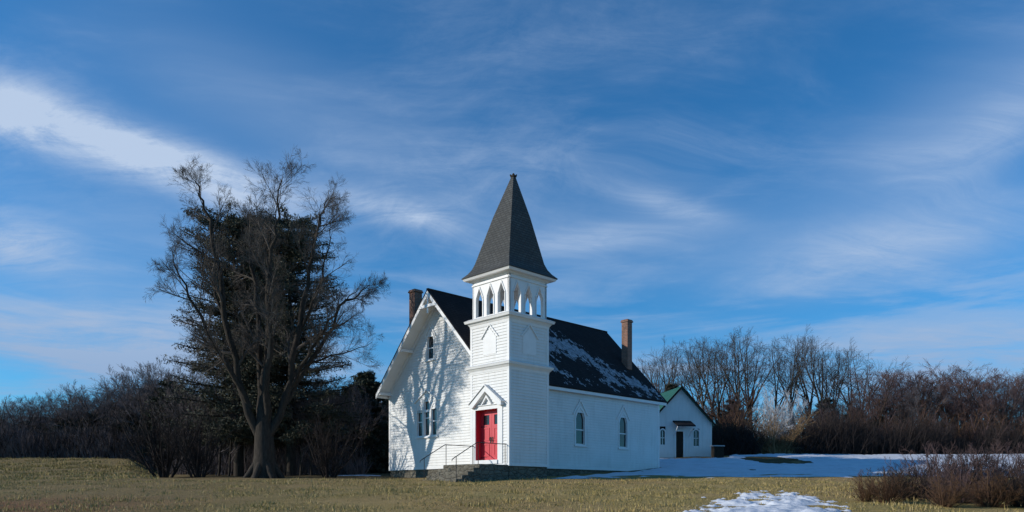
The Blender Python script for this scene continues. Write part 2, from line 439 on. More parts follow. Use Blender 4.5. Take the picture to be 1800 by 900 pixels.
# snow lying on the right roof slope
def rs_mask(u, q):      # q: 0 eave .. 1 ridge
    xp = [4, 8.5, 9.5, 10.8, 12.3, 15.2]
    top = float(np.interp(u, xp, (.85, .79, .72, .50, .32, .14)))+.03*math.sin(u*2.1)
    bot = float(np.interp(u, xp, (.14, .11, .10, .06, .04, .03)))+.02*math.sin(u*1.7+1)
    m = min(top-q, q-bot)*3.0
    m = min(m, (math.hypot((u-7.8)/1.7, (q-.27)/.15)-1)*.9)
    m = min(m, .45, (u-4.2)*1.5)
    return m*.7-.15+.45*fbm(u*1.1+q*2, q*7, 1.5, 6)+.38*fbm(u*2.5+q*9, q*9-u, 4, 6)
mb = MB(); nu, nq = 330, 120; idx = {}
def rv(i, j):
    if (i, j) not in idx:
        u = u0+.2+(u1-u0-.3)*i/nu; q = .01+.97*j/nq; m = rs_mask(u, q)
        v = EV0+(VC-EV0)*q; z = EZ+(RZ-EZ)*q+max(-.02, min(.022, m*.08))
        idx[(i, j)] = (len(mb.v), m); mb.v.append((u, v, z))
    return idx[(i, j)]
for i in range(nu):
    for j in range(nq):
        c = [rv(i,j), rv(i+1,j), rv(i+1,j+1), rv(i,j+1)]
        if min(k[1] for k in c) > -.22 and max(k[1] for k in c) > 0: mb.f.append(tuple(k[0] for k in c))
rs = P(mb, 'roof_snow', 'thin_snow', roof, smooth=True); rs['label'] = 'thin patchy snow on the shaded roof slope'
# chimneys
def chimney(u, v, w, zt):
    zr = RZ-abs(v-VC)*sl
    mb = MB(); mb.box(u-w/2, u+w/2, v-w/2, v+w/2, zr-w, zt-.16)
    mb.box(u-w/2-.05, u+w/2+.05, v-w/2-.05, v+w/2+.05, zt-.157, zt-.07); mb.box(u-w/2-.02, u+w/2+.02, v-w/2-.02, v+w/2+.02, zt-.067, zt)
    c = P(mb, 'chimney', 'brick', roof, bevel=.01)
    mb = MB(); mb.box(u-w/2+.08, u+w/2-.08, v-w/2+.08, v+w/2-.08, zt+.003, zt+.03)
    mb.box(u-w/2-.06, u+w/2+.06, v-w/2-.06, v+w/2+.06, zr-.35, zr-.25)
    P(mb, 'chimney_cap', 'dark', c)
    return c
chimney(13.5, 3.5, .46, 10.56)['label'] = 'tall brick chimney at the rear end of the right roof slope'
chimney(1.95, 9.5, .52, 11.35)['label'] = 'weathered brick chimney behind the left gable slope'
# windows
window(fFront(G), 6.75, .54, 7.0, 7.98, 8.46, .07, hood=(.43, 8.26, 8.84), mull=False)
for c, zt in ((7.66, 4.68), (7.05, 5.06), (6.44, 4.68)):
    window(fFront(G), c, .46, 2.98, zt-.36, zt, .065, mull=False)
mb = MB()
for a0, z0, a1, z1 in ((8.11, 4.80, 7.05, 5.42), (5.99, 4.80, 7.05, 5.42)): mb.bar(fFront(G), a0, z0, a1, z1, .07, .0, .09)
P(mb, 'window_hood', 'trim')
for c in (6.88, 10.64):
    window(fRight(H0), c, .74, 2.56, 3.93, 4.50, .09, hood=(.60, 4.20, 4.98), mull=False)

# ------------------------------------------------------------------ tower
mb = MB()
tf, tr = fFront(0), fRight(0)
clap(mb, tf, ZB, 5.70, lambda z: .0, lambda z: A, [(.60, 2.36, 0, 4.02)])
clap(mb, tr, ZB, 5.70, lambda z: .0, lambda z: A)
clap(mb, fLeft(A), ZB, 5.70, lambda z: .0, lambda z: G+.02); clap(mb, fRear(A), 4.5, 5.70, lambda z: .0, lambda z: A)
for f in (tf, tr, fLeft(A), fRear(A)): clap(mb, f, 5.94, 7.90, lambda z: 0., lambda z: A)
tower = P(mb, 'tower', 'white', fix=False)
mb = MB(); mb.box(.55, A-.03, .03, A-.03, ZB, 8.2); mb.box(.03, .6, .03, A-.03, 4.1, 8.2); mb.box(.03,.6,.03,.6,ZB,4.15); mb.box(.03,.6,2.36,A-.03,ZB,4.15)
P(mb, 'tower_core', 'trim', tower)
mb = MB()
for (u, v) in ((-.027,-.027),(A-.123,-.027),(-.027,A-.123),(A-.123,A-.123)):
    mb.box(u, u+.15, v, v+.15, ZB, 5.62); mb.box(u, u+.15, v, v+.15, 5.95, 7.88)
mb.box(-.045, A+.045, -.045, A+.045, ZB-.06, ZB+.05)
P(mb, 'corner_board', 'trim', tower)
def cornice(z0, z1, o, name):
    mb = MB(); h = z1-z0
    for (a, b, oa, ob_) in ((0,.28,.03,.05),(.283,.55,.06,.14),(.553,.80,o*.85,o),(.803,1.0,o+.01,o*.35)):
        mb.frust(-oa,A+oa,-oa,A+oa,z0+a*h, -ob_,A+ob_,-ob_,A+ob_,z0+b*h)
    P(mb, name, 'trim', tower)
cornice(5.62, 6.02, .20, 'tower_band')
cornice(7.78, 8.22, .25, 'belfry_cornice')
# blind pointed panels with hood strips on the middle stage
for f, c in ((tf, 1.27), (tr, 1.30)):
    poly = [(c-.44,6.42),(c-.44,7.18),(c,7.66),(c+.44,7.18),(c+.44,6.42)]
    mb = MB(); mb.prism(f, poly, .0, .034)
    for s_ in (-1, 1): mb.bar(f, c+s_*.58, 7.20, c, 7.82, .045, 0, .07)
    P(mb, 'blind_panel', 'trim', tower)
# belfry
mb = MB(); T = .12; cs = (.55, 1.30, 2.05); w = .45; zs, zt_, zl, zh = 9.14, 9.62, 8.30, 10.02
for f in (fFront(.05), fRight(.05), fLeft(A-.05), fRear(A-.05)):
    e0, e1 = (.05, A-.05)
    eds = [e0]+[q for c in cs for q in (c-w/2, c+w/2)]+[e1]
    for i in range(0, 8, 2): mb.prism(f, [(eds[i], zl), (eds[i+1], zl), (eds[i+1], zs), (eds[i], zs)], -T, 0)
    mb.prism(f, [(e0, 8.2), (e1, 8.2), (e1, zl), (e0, zl)], -T, 0)
    pts = [e0]+list(cs)+[e1]
    for i in range(4):
        a, b = pts[i], pts[i+1]
        lft = [(a, zt_), (a+w*.24, zs+(zt_-zs)*.72), (a+w*.40, zs+(zt_-zs)*.38), (a+w/2, zs)] if i > 0 else [(a, zs)]
        rgt = [(b-w/2, zs), (b-w*.40, zs+(zt_-zs)*.38), (b-w*.24, zs+(zt_-zs)*.72), (b, zt_)] if i < 3 else [(b, zs)]
        mb.prism(f, [(a, zh)]+lft+rgt+[(b, zh)], -T, 0)
    for c in cs:   # slim raised casings and caps
        for s_ in (-1, 1):
            mb.prism(f, [(c+s_*w/2, zl), (c+s_*(w/2+.05), zl), (c+s_*(w/2+.05), zs), (c+s_*w/2, zs)], .002, .035)
            mb.bar(f, c+s_*(w/2+.03), zs+.03, c, zt_+.10, .05, .002, .035)
    mb.prism(f, [(e0, 9.80), (e1, 9.80), (e1, 9.86), (e0, 9.86)], .002, .05)
P(mb, 'belfry', 'trim', tower)
mb = MB(); mb.box(.18, A-.18, .18, A-.18, 8.10, 8.26); P(mb, 'belfry_floor', 'trim', tower)
# eaves of the spire
mb = MB(); o = .30
mb.frust(-.0,A,-.0,A,9.985, -.06,A+.06,-.06,A+.06,10.06); mb.frust(-o+.06,A+o-.06,-o+.06,A+o-.06,10.062, -o,A+o,-o,A+o,10.16)
P(mb, 'spire_eaves', 'trim', tower)
mb = MB(); hh = A/2
prof = [(o+hh+.02, 10.163), (o+hh+.03, 10.20), (hh+.13, 10.40), (hh-.02, 10.62), (hh-.13, 10.90), (hh*.5-.02, 13.12), (.075, 15.06)]
sh = lambda z: .13*max(0, z-10.9)/4.2
for (a, z), (b, z2) in zip(prof[:-1], prof[1:]): mb.frust(hh-a+sh(z),hh+a+sh(z),hh-a-sh(z),hh+a-sh(z),z, hh-b+sh(z2),hh+b+sh(z2),hh-b-sh(z2),hh+b-sh(z2),z2)
# drop the interior caps
mb.f = [q for i, q in enumerate(mb.f) if i % 6 not in (0, 1)]
spire = P(mb, 'spire', 'spire', tower)
mb = MB(); hx, hy = hh+.13, hh-.13
mb.box(hx-.11, hx+.11, hy-.11, hy+.11, 15.055, 15.13); mb.frust(hx-.07,hx+.07,hy-.07,hy+.07,15.132, hx-.02,hx+.02,hy-.02,hy+.02,15.24)
for cx in (-1, 1):
    for cy in (-1, 1): mb.box(hx+cx*.10-.025, hx+cx*.10+.025, hy+cy*.10-.025, hy+cy*.10+.025, 15.133, 15.18)
P(mb, 'spire_cap', 'dark', tower)

# ------------------------------------------------------------------ door
D0, D1, DZ0, DZ1 = .72, 2.24, 1.52, 3.88; dep = .36
mb = MB()
mb.ring(tf, [(D0,DZ0),(D0,DZ1),(D1,DZ1),(D1,DZ0)], [(.40,ZB+.06),(.40,4.06),(2.44,4.06),(2.44,ZB+.06)], .0, .05)
mb.prism(tf, [(D0-.02,ZB+.055),(D1+.02,ZB+.055),(D1+.02,DZ0-.003),(D0-.02,DZ0-.003)], -dep, .10)
cas = P(mb, 'door_casing', 'trim')
# pediment: two raking mouldings with returns
mb = MB(); pc = 1.40; pa = 4.98
for s_ in (-1, 1):
    ex = pc+s_*1.08
    mb.prism(tf, [(pc, pa), (ex, 4.14), (ex, 4.00), (pc+s_*.86, 4.00), (pc, pa-.28)], .0, .22)
    mb.prism(tf, [(pc, pa+.05), (ex+s_*.06, 4.18), (ex+s_*.06, 4.143), (pc, pa+.003)], -.0, .27)
    mb.prism(tf, [(pc, 4.55), (pc+s_*.36, 4.10), (pc+s_*.28, 4.10), (pc, 4.42)], .0, .14)
mb.prism(tf, [(.36, 4.063), (2.48, 4.063), (2.48, 4.098), (.36, 4.098)], 0, .10)
P(mb, 'pediment', 'trim', cas)
mb = MB()
mb.prism(tf, [(D1-.001,DZ0),(D1+.10,DZ0),(D1+.10,DZ1),(D1-.001,DZ1)], -dep, -.001); mb.prism(tf, [(D0-.10,DZ0),(D0+.001,DZ0),(D0+.001,DZ1),(D0-.10,DZ1)], -dep, -.001)
mb.prism(tf, [(D0,DZ1),(D1,DZ1),(D1,DZ1+.10),(D0,DZ1+.10)], -dep, -.001)
P(mb, 'door_frame', 'red')
mid = (D0+D1)/2
for a0, a1 in ((D0+.004, mid-.006), (mid+.006, D1-.004)):
    mb = MB(); w = a1-a0; pz0, pz1 = 3.20, 3.66
    px0, px1 = a0+.16, a1-.16
    mb.ring(tf, [(px0,pz0),(px0,pz1),(px1,pz1),(px1,pz0)], [(a0,DZ0+.01),(a0,DZ1),(a1,DZ1),(a1,DZ0+.01)], -dep, -dep+.055)
    for z0, z1 in ((1.72, 2.30), (2.45, 3.06)): mb.ring(tf, [(a0+.2,z0+.05),(a0+.2,z1-.05),(a1-.2,z1-.05),(a1-.2,z0+.05)], [(a0+.14,z0),(a0+.14,z1),(a1-.14,z1),(a1-.14,z0)], -dep+.05, -dep+.075)
    door = P(mb, 'door', 'red')
    mb = MB(); mb.prism(tf, [(px0,pz0),(px1,pz0),(px1,pz1),(px0,pz1)], -dep+.01, -dep+.025); P(mb, 'pane', 'glass', door)
    mb = MB(); e = a0+.07 if a0 > mid-.1 else a1-.07
    mb.prism(tf, [(e-.025,2.35),(e+.025,2.35),(e+.025,2.62),(e-.025,2.62)], -dep+.056, -dep+.08)
    x, y, z = tf(e, 2.45, -dep+.13); mb.tube([(x+.05,y,z),(x,y,z),(x-.01,y,z+.02),(x-.01,y,z+.12),(x+.05,y,z+.12)], [.012]*5, 6)
    P(mb, 'handle', 'iron', door)
    mb = MB()
    for z in (1.66, 2.37, 3.12):   # strap hinges
        h = a0+.01 if e == a1-.07 else a1-.01; s_ = 1 if h < e else -1
        mb.prism(tf, [(h,z-.025),(h+s_*.42,z-.008),(h+s_*.42,z+.008),(h,z+.025)] if s_ > 0 else [(h,z+.025),(h+s_*.42,z+.008),(h+s_*.42,z-.008),(h,z-.025)], -dep+.056, -dep+.064)
    P(mb, 'hinge', 'darkred', door)
# steps and handrails
mb = MB(); z = 1.26
mb.box(-1.80, -.003, .02, 2.5, -.4, z)
st = [(-2.13, 1.09), (-2.46, .92), (-2.79, .75), (-3.12, .58)]; prev = -1.803
for u, zz in st: mb.box(u, prev, .02, 2.5, -.4, zz); prev = u-.003
P(mb, 'steps', 'stone', bevel=.015)
for v in (.16, 2.36):
    mb = MB(); r = .019
    path = [(-.03, v, 2.20), (-1.8, v, 2.20), (-3.05, v, 1.52), (-3.22, v, 1.42), (-3.24, v, 1.34)]
    mb.tube(path, [r]*5, 8)
    for u, zt2, zb2 in ((-.10,2.2,1.26), (-1.74,2.2,1.26), (-3.0,1.55,.56)): mb.tube([(u,v,zb2),(u,v,zt2)], [.016]*2, 6)
    P(mb, 'handrail', 'iron')

# ------------------------------------------------------------------ white outbuilding
oy = 56.0; bz = terrain(12.6, 56)-.05; ob = empty('outbuilding', (12.56, oy, bz), R(10))
tag(ob, 'small white gabled building with a green metal roof and a dark doorway behind the church', 'building')
hw, eh, rh, dp = 2.45, 2.62, 5.22, 7.5
fo = lambda a, z, d: (a, -d, z)
mb = MB()
ol = lambda z: -hw if z < eh else -hw*(rh-z)/(rh-eh)
clap(mb, fo, 0, rh-.04, ol, lambda z: -ol(z), [(-.36,.22,0,2.05),(.98,1.50,.85,2.15),(-1.62,-1.18,.95,2.3)], .13)
clap(mb, lambda a, z, d: (hw+d, a, z), 0, eh, lambda z: 0, lambda z: dp, (), .13)
clap(mb, lambda a, z, d: (-hw-d, a, z), 0, eh, lambda z: 0, lambda z: dp, (), .13)
clap(mb, lambda a, z, d: (a, dp+d, z), 0, rh-.04, ol, lambda z: -ol(z), (), .13)
mb.box(hw-.08, hw+.035, -.035, .08, 0, eh+.1); mb.box(-hw-.035, -hw+.08, -.035, .08, 0, eh+.1)
mb.build('wall', M['white'], ob, fix=False)
mb = MB(); mb.box(-hw+.1, hw-.1, .12, dp-.1, -.3, eh); mb.add([(-hw+.1,.12,eh),(hw-.1,.12,eh),(0,.12,rh-.2),(-hw+.1,dp-.1,eh),(hw-.1,dp-.1,eh),(0,dp-.1,rh-.2)],[(0,1,2),(3,5,4),(0,2,5,3),(1,4,5,2)])
mb.build('inner_wall', M['dark'], ob)
k = (rh-eh)/hw
mb = MB()
for s_ in (-1, 1):
    mb.prism(lambda a, z, d: (a, d, z), [(s_*(hw+.22), eh-.22*k+.03), (0, rh+.03), (0, rh+.11), (s_*(hw+.22), eh-.22*k+.11)], -.30, dp+.3)
    for i in range(20):
        y = -.28+i*(dp+.5)/19; mb.prism(lambda a, z, d: (a, d, z), [(s_*(hw+.2), eh-.2*k+.112), (0, rh+.112), (0, rh+.145), (s_*(hw+.2), eh-.2*k+.145)], y, y+.03)
mb.build('roof', M['green'], ob)
mb = MB()
for s_ in (-1, 1): mb.prism(lambda a, z, d: (a, d, z), [(s_*(hw+.23), eh-.23*k-.06), (0, rh-.06), (0, rh+.13), (s_*(hw+.23), eh-.23*k+.13)], -.335, -.303)
mb.build('rake_board', M['dark'], ob)
mb = MB(); mb.prism(fo, [(-.36,0),(.22,0),(.22,1.98),(-.36,1.98)], -.06, -.03); d_ = mb.build('door', M['dark'], ob)
mb = MB(); mb.ring(fo, [(-.36,0),(-.36,1.98),(.22,1.98),(.22,0)], [(-.46,0.001),(-.46,2.10),(.32,2.10),(.32,0.001)], -.06, .045); mb.build('door_casing', M['trim'], d_)
mb = MB(); mb.prism(lambda a, z, d: (d, -a, z), [(-.02,2.72),(.95,2.28),(.95,2.36),(-.02,2.80)], -.62, .80)
an = mb.build('awning', M['roof'], ob)
mb = MB()
for x in (-.50, .66):
    mb.tube([(x, -.03, 1.6), (x, -.75, 2.33)], [.035]*2, 5)
mb.build('awning_bracket', M['trim'], an)
for c, w, z0, z1 in ((1.24,.44,.88,2.12), (-1.40,.36,.98,2.1)):
    mb = MB(); mb.ring(fo, lancet(c,w,z0,z1-.15,z1), lancet(c,w+.16,z0-.08,z1-.12,z1+.1), -.06, .045); wn = mb.build('window', M['trim'], ob)
    mb = MB(); mb.prism(fo, lancet(c,w,z0,z1-.15,z1), -.055, -.045); mb.build('pane', M['glass'], wn)
    mb = MB(); mb.prism(fo, [(c-.02,z0),(c+.02,z0),(c+.02,z1-.05),(c-.02,z1-.05)], -.044, -.02); mb.prism(fo, [(c-w/2,1.47),(c+w/2,1.47),(c+w/2,1.51),(c-w/2,1.51)], -.043, -.019); mb.build('frame', M['trim'], wn)
# dark bin by its right corner
bx = empty('storage_bin', (15.05, 55.0, terrain(15.05, 55)), R(10)); tag(bx, 'low dark wooden storage bin at the right corner of the small white building', 'bin')
mb = MB()
for i in range(6): mb.box(-.38+i*.127, -.38+i*.127+.12, -.25, .25, -.05, .84)
mb.build('body', M['dark'], bx, bevel=.008); mb = MB(); mb.frust(-.44,.44,-.30,.30,.843,-.44,.44,-.28,.28,.92); mb.build('lid', M['oldhouse'], bx)

# ------------------------------------------------------------------ trees
def rvec(rng): return Vector((rng.gauss(0,1), rng.gauss(0,1), rng.gauss(0,1))).normalized()
def limb(rng, p, d, L, r, k, up=.05, wob=.12, taper=.35):
    pts = [p.copy()]; rad = [r]; d = d.normalized()
    for i in range(k):
        d = (d+rvec(rng)*wob+Vector((0,0,up))).normalized(); p = p+d*(L/k)
        pts.append(p.copy()); rad.append(r*(1-(1-taper)*(i+1)/k))
    return pts, rad
def sub(rng, pts, rad, L, lev, maxlev, out, n, ang=(28,60), t0=.25, rmin=.006, ratio=.6, up=.05, wob=.14):
    k = len(pts)-1
    for c in range(n):
        t = t0+(1-t0)*(c+rng.random())/n; x = min(t*k, k-1e-4); i = int(x); fr = x-i
        p = pts[i].lerp(pts[i+1], fr); d = (pts[i+1]-pts[i]).normalized(); r = rad[i]+(rad[i+1]-rad[i])*fr
        a = d.cross(rvec(rng)).normalized(); an = R(rng.uniform(*ang))
        dd = d*math.cos(an)+a*math.sin(an)
        l = L*ratio*rng.uniform(.6, 1.2)*(1.15-.55*t); rr = max(rmin, r*rng.uniform(.42, .62))
        ks = 4 if lev < maxlev-1 else 3
        q = limb(rng, p, dd, l, rr, ks, up, wob, .35); out.append((lev, q[0], q[1]))
        if lev < maxlev: sub(rng, q[0], q[1], l, lev+1, maxlev, out, max(3, n-1), ang, .2, rmin, ratio, up, wob)
def tubes(mb, items, rs=1):
    for lev, p, r in items:
        n = 10 if r[0] > .2 else 7 if r[0] > .08 else 5 if r[0] > .035 else 3
        mb.tube(p, [x*rs for x in r], n, cap=False)

def bare_proto(name, seed, Ht, r0, n=7, maxlev=3, trunk_frac=.45, ang=(25,50), twig='twig_grey', up=.06, rmin=.009, split=3, barkm='bark'):
    rng = random.Random(seed); root = empty(name, (0,0,-50))
    p, r = limb(rng, Vector((0,0,-.3)), Vector((rng.uniform(-.06,.06), rng.uniform(-.06,.06), 1)), Ht*trunk_frac+.3, r0, 5, .05, .05, .65)
    r[0] *= 1.35
    big = [(0, p, r)]; out = []
    for i in range(split):
        a = 2*math.pi*(i+rng.random()*.5)/split; an = R(rng.uniform(10, 28))
        q = limb(rng, p[-1], Vector((math.sin(an)*math.cos(a), math.sin(an)*math.sin(a), math.cos(an))), Ht*(1-trunk_frac)*rng.uniform(.75, 1.0), r[-1]*.7, 6, .05, .1, .2)
        big.append((1, *q)); sub(rng, q[0], q[1], Ht*.40, 2, maxlev+1, out, n, ang, .12, rmin, .6, up)
    sub(rng, p, r, Ht*.40, 2, maxlev+1, out, max(3, n-3), (40, 70), .45, rmin, .6, up)
    mb = MB(); tubes(mb, big); t = mb.build('trunk', M[barkm], root, fix=False, smooth=True)
    mb = MB(); tubes(mb, out); mb.build('crown', M[twig], root, fix=False)
    return root
def shrub_proto(name, seed, Ht, twig, n=6, stems=9, maxlev=3, rmin=.006, spread=35):
    rng = random.Random(seed); root = empty(name, (0,0,-50)); out = []; big = []
    for i in range(stems):
        a = rng.random()*6.283; an = R(rng.uniform(3, spread))
        q = limb(rng, Vector((math.cos(a)*.2*rng.random()*Ht*.4, math.sin(a)*.2*rng.random()*Ht*.4, -.15)), Vector((math.sin(an)*math.cos(a), math.sin(an)*math.sin(a), math.cos(an))), Ht*rng.uniform(.6,1.0), .012*Ht, 5, .03, .12, .25)
        big.append((1, *q)); sub(rng, q[0], q[1], Ht*.38, 2, maxlev, out, n, (25,55), .1, rmin, .6, .08)
    mb = MB(); tubes(mb, big); mb.build('stem', M[twig], root, fix=False)
    mb = MB(); tubes(mb, out); mb.build('twig', M[twig], root, fix=False)
    return root
used = set()
def place(proto, x, y, s=1.0, rz=0.0, label=None, cat=None, group=None, sz=None, dz=0.0):
    o = proto if proto.name not in used else copy_tree(proto)
    used.add(proto.name); o.location = (x, y, terrain(x, y)+dz); o.scale = (s, s, sz or s); o.rotation_euler = (0, 0, rz)
    tag(o, label, cat, group); return o
def leafcloud(mb, rng, c, rad, n, size, flat=.55):
    for _ in range(n):
        d = rvec(rng)*rad*(rng.random()**.45); p = c+Vector((d.x, d.y, d.z*flat))
        a = rvec(rng); b = a.cross(rvec(rng)).normalized(); s = size*rng.uniform(.5, 1.2)
        q = a.cross(b)
        mb.add([p-a*s*.9, p+b*s*.22, p+a*s*.9, p-b*s*.22], [(0,1,2,3)])
def conifer_proto(name, seed, Ht, prof, r0, mat, step=.35, per=5, clump=16, size=.20, droop=-.12, start=.12, barkm='bark_dark'):
    rng = random.Random(seed); root = empty(name, (0,0,-50))
    tp, tr_ = limb(rng, Vector((0,0,-.3)), Vector((0,0,1)), Ht+.2, r0, 10, .1, .015, .1); out = [(0, tp, tr_)]; mb = MB(); z = Ht*start
    while z < Ht:
        t = z/Ht; Rm = prof(t)
        if Rm > .1:
            k = max(3, int(per*rng.uniform(.7, 1.3)))
            for _ in range(k):
                a = rng.random()*6.283; l = Rm*rng.uniform(.55, 1.12); i = min(9, int(t*10)); c = tp[i].lerp(tp[i+1], min(1, t*10-i))
                q = limb(rng, c, Vector((math.cos(a), math.sin(a), droop+.25*t)), l, .03+.012*l, 4, .03+.05*t, .09, .3); out.append((1, *q))
                for s in range(1, 5):
                    for _ in range(2):
                        f = (s-rng.random()*.8)
                        i2 = min(3, int(f)); pc = q[0][i2].lerp(q[0][i2+1], f-i2)
                        if f > .9 or Rm < 1.2: leafcloud(mb, rng, pc+rvec(rng)*.2*rng.random(), .2+.11*l, clump, size)
        z += step*rng.uniform(.7, 1.3)
    b = MB(); tubes(b, out); b.build('trunk', M[barkm], root, fix=False, smooth=True)
    mb.build('crown', M[mat], root, fix=False)
    return root

# --- the great bare tree left of the church
TX, TY = at(465, 838, 39.0).x, 39.0; TZ = terrain(TX, TY)
rng = random.Random(11); root = empty('bare_tree', (TX, TY, TZ)); root.scale = (.92, .92, .965)
tag(root, 'huge bare tree with a thick dark trunk and wide forking limbs, left of the church', 'tree')
def L3(px, py, dy): q = at(px, py, TY); return Vector((q.x-TX, dy, q.z-TZ))
trunk = [(0, [Vector((0,0,-.4)), Vector((0,0,.25)), L3(465,800,0), L3(464,765,0), L3(463,725,.1), L3(463,690,.1)], [1.05,.72,.58,.52,.42,.25]),]
for a in range(7):   # root flare
    an = a*.9; trunk.append((0, [Vector((math.cos(an)*.45, math.sin(an)*.45, .75)), Vector((math.cos(an)*.8, math.sin(an)*.8, .2)), Vector((math.cos(an)*1.25, math.sin(an)*1.25, -.25))], [.2,.2,.08]))
g = [ # px, py, depth offset points; start radius
 ([(458,770,0),(430,700,-.3),(405,590,-.6),(390,480,-.8),(378,400,-1.0),(364,350,-1.2),(352,318,-1.4)], .30),
 ([(470,770,0),(500,700,.2),(525,590,.5),(540,480,.8),(552,400,1.0),(562,350,1.2),(572,318,1.3)], .30),
 ([(440,715,-.2),(405,640,-1.2),(370,560,-2.0),(350,510,-2.6),(335,460,-3.0)], .20),
 ([(492,715,.2),(530,640,1.0),(568,570,1.8),(596,510,2.2),(625,480,2.6),(648,462,2.9)], .20),
 ([(462,750,0),(448,650,.8),(440,540,1.3),(425,440,1.6),(415,385,1.8),(408,335,2.0)], .27),
 ([(466,750,0),(482,650,-.8),(490,540,-1.4),(500,440,-1.7),(512,385,-2.0),(520,325,-2.1)], .27),
 ([(464,740,0),(463,620,.4),(466,500,.6),(462,420,.7),(468,352,.8)], .25),
 ([(425,680,-.4),(385,625,.4),(350,600,1.2),(322,590,1.8)], .12),
 ([(505,680,.4),(550,620,-.4),(600,560,-1.2),(630,530,-1.5),(655,510,-1.6)], .14),
 ([(400,560,-.6),(360,480,.4),(348,430,1.0),(345,385,1.4)], .11),
 ([(532,560,.6),(575,480,-.2),(592,430,-.6),(598,385,-.8)], .11),
 ([(515,650,.4),(560,610,1.8),(610,590,2.6),(650,570,3.4)], .10),
]
crown = []
for pts, r in g:
    P0 = [L3(*q) for q in pts]; full = []
    for i in range(len(P0)-1):
        for s in range(3):
            c = P0[i].lerp(P0[i+1], s/3)
            if i+s > 0: c = c+rvec(rng)*.13
            full.append(c)
    full.append(P0[-1]); n_ = len(full); rad = [.86*r*(1-.88*(i/(n_-1))**.8) for i in range(n_)]
    trunk.append((0, full, rad))
    ln = sum((full[i+1]-full[i]).length for i in range(n_-1))
    sub(rng, full, rad, max(3.0, ln*.28), 2, 5, crown, 10 if r > .15 else 8, (22,58), .18, .0050, .66, .03, .12)
mb = MB(); tubes(mb, trunk); mb.build('trunk', M['bark_dark'], root, fix=False, smooth=True)
mb = MB(); tubes(mb, crown); mb.build('crown', M['twig_big'], root, fix=False)

# --- tall pines behind it
pp = lambda t: 0 if t < .16 else (3.9-2.0*max(0, t-.25) if t < .84 else 2.9*math.sqrt(max(0, 1-((t-.84)/.17)**2))+.4)
pine1 = conifer_proto('pine_tree', 5, 16.3, pp, .33, 'pine', .32, 7, 44, .125)
pine2 = conifer_proto('pine_tree', 8, 15.9, pp, .31, 'pine', .32, 7, 44, .125)
place(pine1, at(420,0,47).x, 47, 1, .3, 'tall dark pine behind the left half of the huge bare tree', 'pine tree', 'pines behind the bare tree')
place(pine2, at(512,0,46.5).x, 46.5, 1, 1.3, 'tall dark pine behind the right half of the huge bare tree', 'pine tree', 'pines behind the bare tree')
place(pine2, at(466,0,49).x, 49, .99, 2.3, 'dark pine standing between and behind the two others', 'pine tree', 'pines behind the bare tree')

# --- prototypes for the woods
bt = [bare_proto('bare_tree', 21, 12, .20), bare_proto('bare_tree', 22, 12, .17, split=4), bare_proto('bare_tree', 23, 12, .19, trunk_frac=.35, ang=(25,60)), ]
dt = [bare_proto('bare_tree', 31, 8, .11, n=7, twig='twig_wood', barkm='bark_dark', trunk_frac=.3, split=4), bare_proto('bare_tree', 32, 8, .10, n=8, twig='twig_wood', barkm='bark_dark', trunk_frac=.4)]
pt = [bare_proto('bare_tree', 41, 9, .11, n=8, twig='twig_purple', trunk_frac=.3, split=4, barkm='bark_dark'), bare_proto('bare_tree', 42, 9, .12, n=8, twig='twig_purple', trunk_frac=.38, barkm='bark_dark')]
sh_r = [shrub_proto('shrub', 51, 3, 'twig_red', 7, 10), shrub_proto('shrub', 52, 3, 'twig_purple', 7, 10), shrub_proto('shrub', 53, 3, 'twig_dark', 9, 20)]
cp = lambda t: 1.9*math.sin(min(1, t*1.15+.12)*math.pi)**.6*(1-.25*t)+.1 if t < .97 else .2
ced = [conifer_proto('cedar_tree', 61, 7, lambda t: 2.0*(1-t)**.55+.15, .13, 'cedar', .26, 6, 26, .16, -.02, .05), conifer_proto('cedar_tree', 62, 7, lambda t: 2.3*(1-t)**.7+.2, .14, 'cedar', .26, 7, 26, .16, .02, .03)]
rng = random.Random(77)
def row(protos, spec, label, cat, group):
    for i, (px, Y, top, *rest) in enumerate(spec):
        pr = protos[(i*7+i//2) % len(protos)]; x = (px-900)/F*Y; z0 = terrain(x, Y)
        Ht = (HY-top)/F*Y-z0; base = {'bare_tree': None}
        h = pr.get('_h')
        s = Ht/pr_h[pr.name]; w = rest[0] if rest else 1.0
        place(pr, x, Y, s*w, rng.random()*6.28, label(i, px) if callable(label) else label, cat, group, sz=s)
pr_h = {}
for lst in (bt, dt, pt, sh_r, ced):
    for o in lst:
        zmax = max(max(v.co.z for v in c.data.vertices) for c in o.children); pr_h[o.name] = zmax
# right, behind the outbuilding
row(bt, [(1160,70,600),(1195,74,588),(1232,68,592),(1262,72,576),(1298,70,574),(1330,76,578),(1362,80,600),(1404,70,574),(1440,74,580),(1478,72,596),(1512,78,612),(1145,79,612),(1178,80,604),(1212,81,594),(1250,80,582),(1284,82,580),(1316,81,580),(1385,84,596),(1420,82,580),(1456,83,588),(1496,82,602)],
    'tall bare grey tree in the wood behind the small white building', 'tree', 'tall bare trees of the right-hand wood')
row(pt, [(1540+i*19, 68+(i*5 % 11), 638+(i*37 % 22), 1.35) for i in range(17)]+[(1530+i*23, 74+(i*5 % 7), 648+(i*41 % 26), 1.5) for i in range(13)],
    'low bare violet-brown tree in the long row at the far right', 'tree', 'low bare trees at the far right')
row(pt+dt, [(1135+i*22, 66+(i*7 % 9), 668+(i*31 % 34)) for i in range(31) if not 1322 < 1135+i*22 < 1412],
    'short dense bare tree in the understory of the right-hand wood', 'tree', 'understory trees of the right-hand wood')
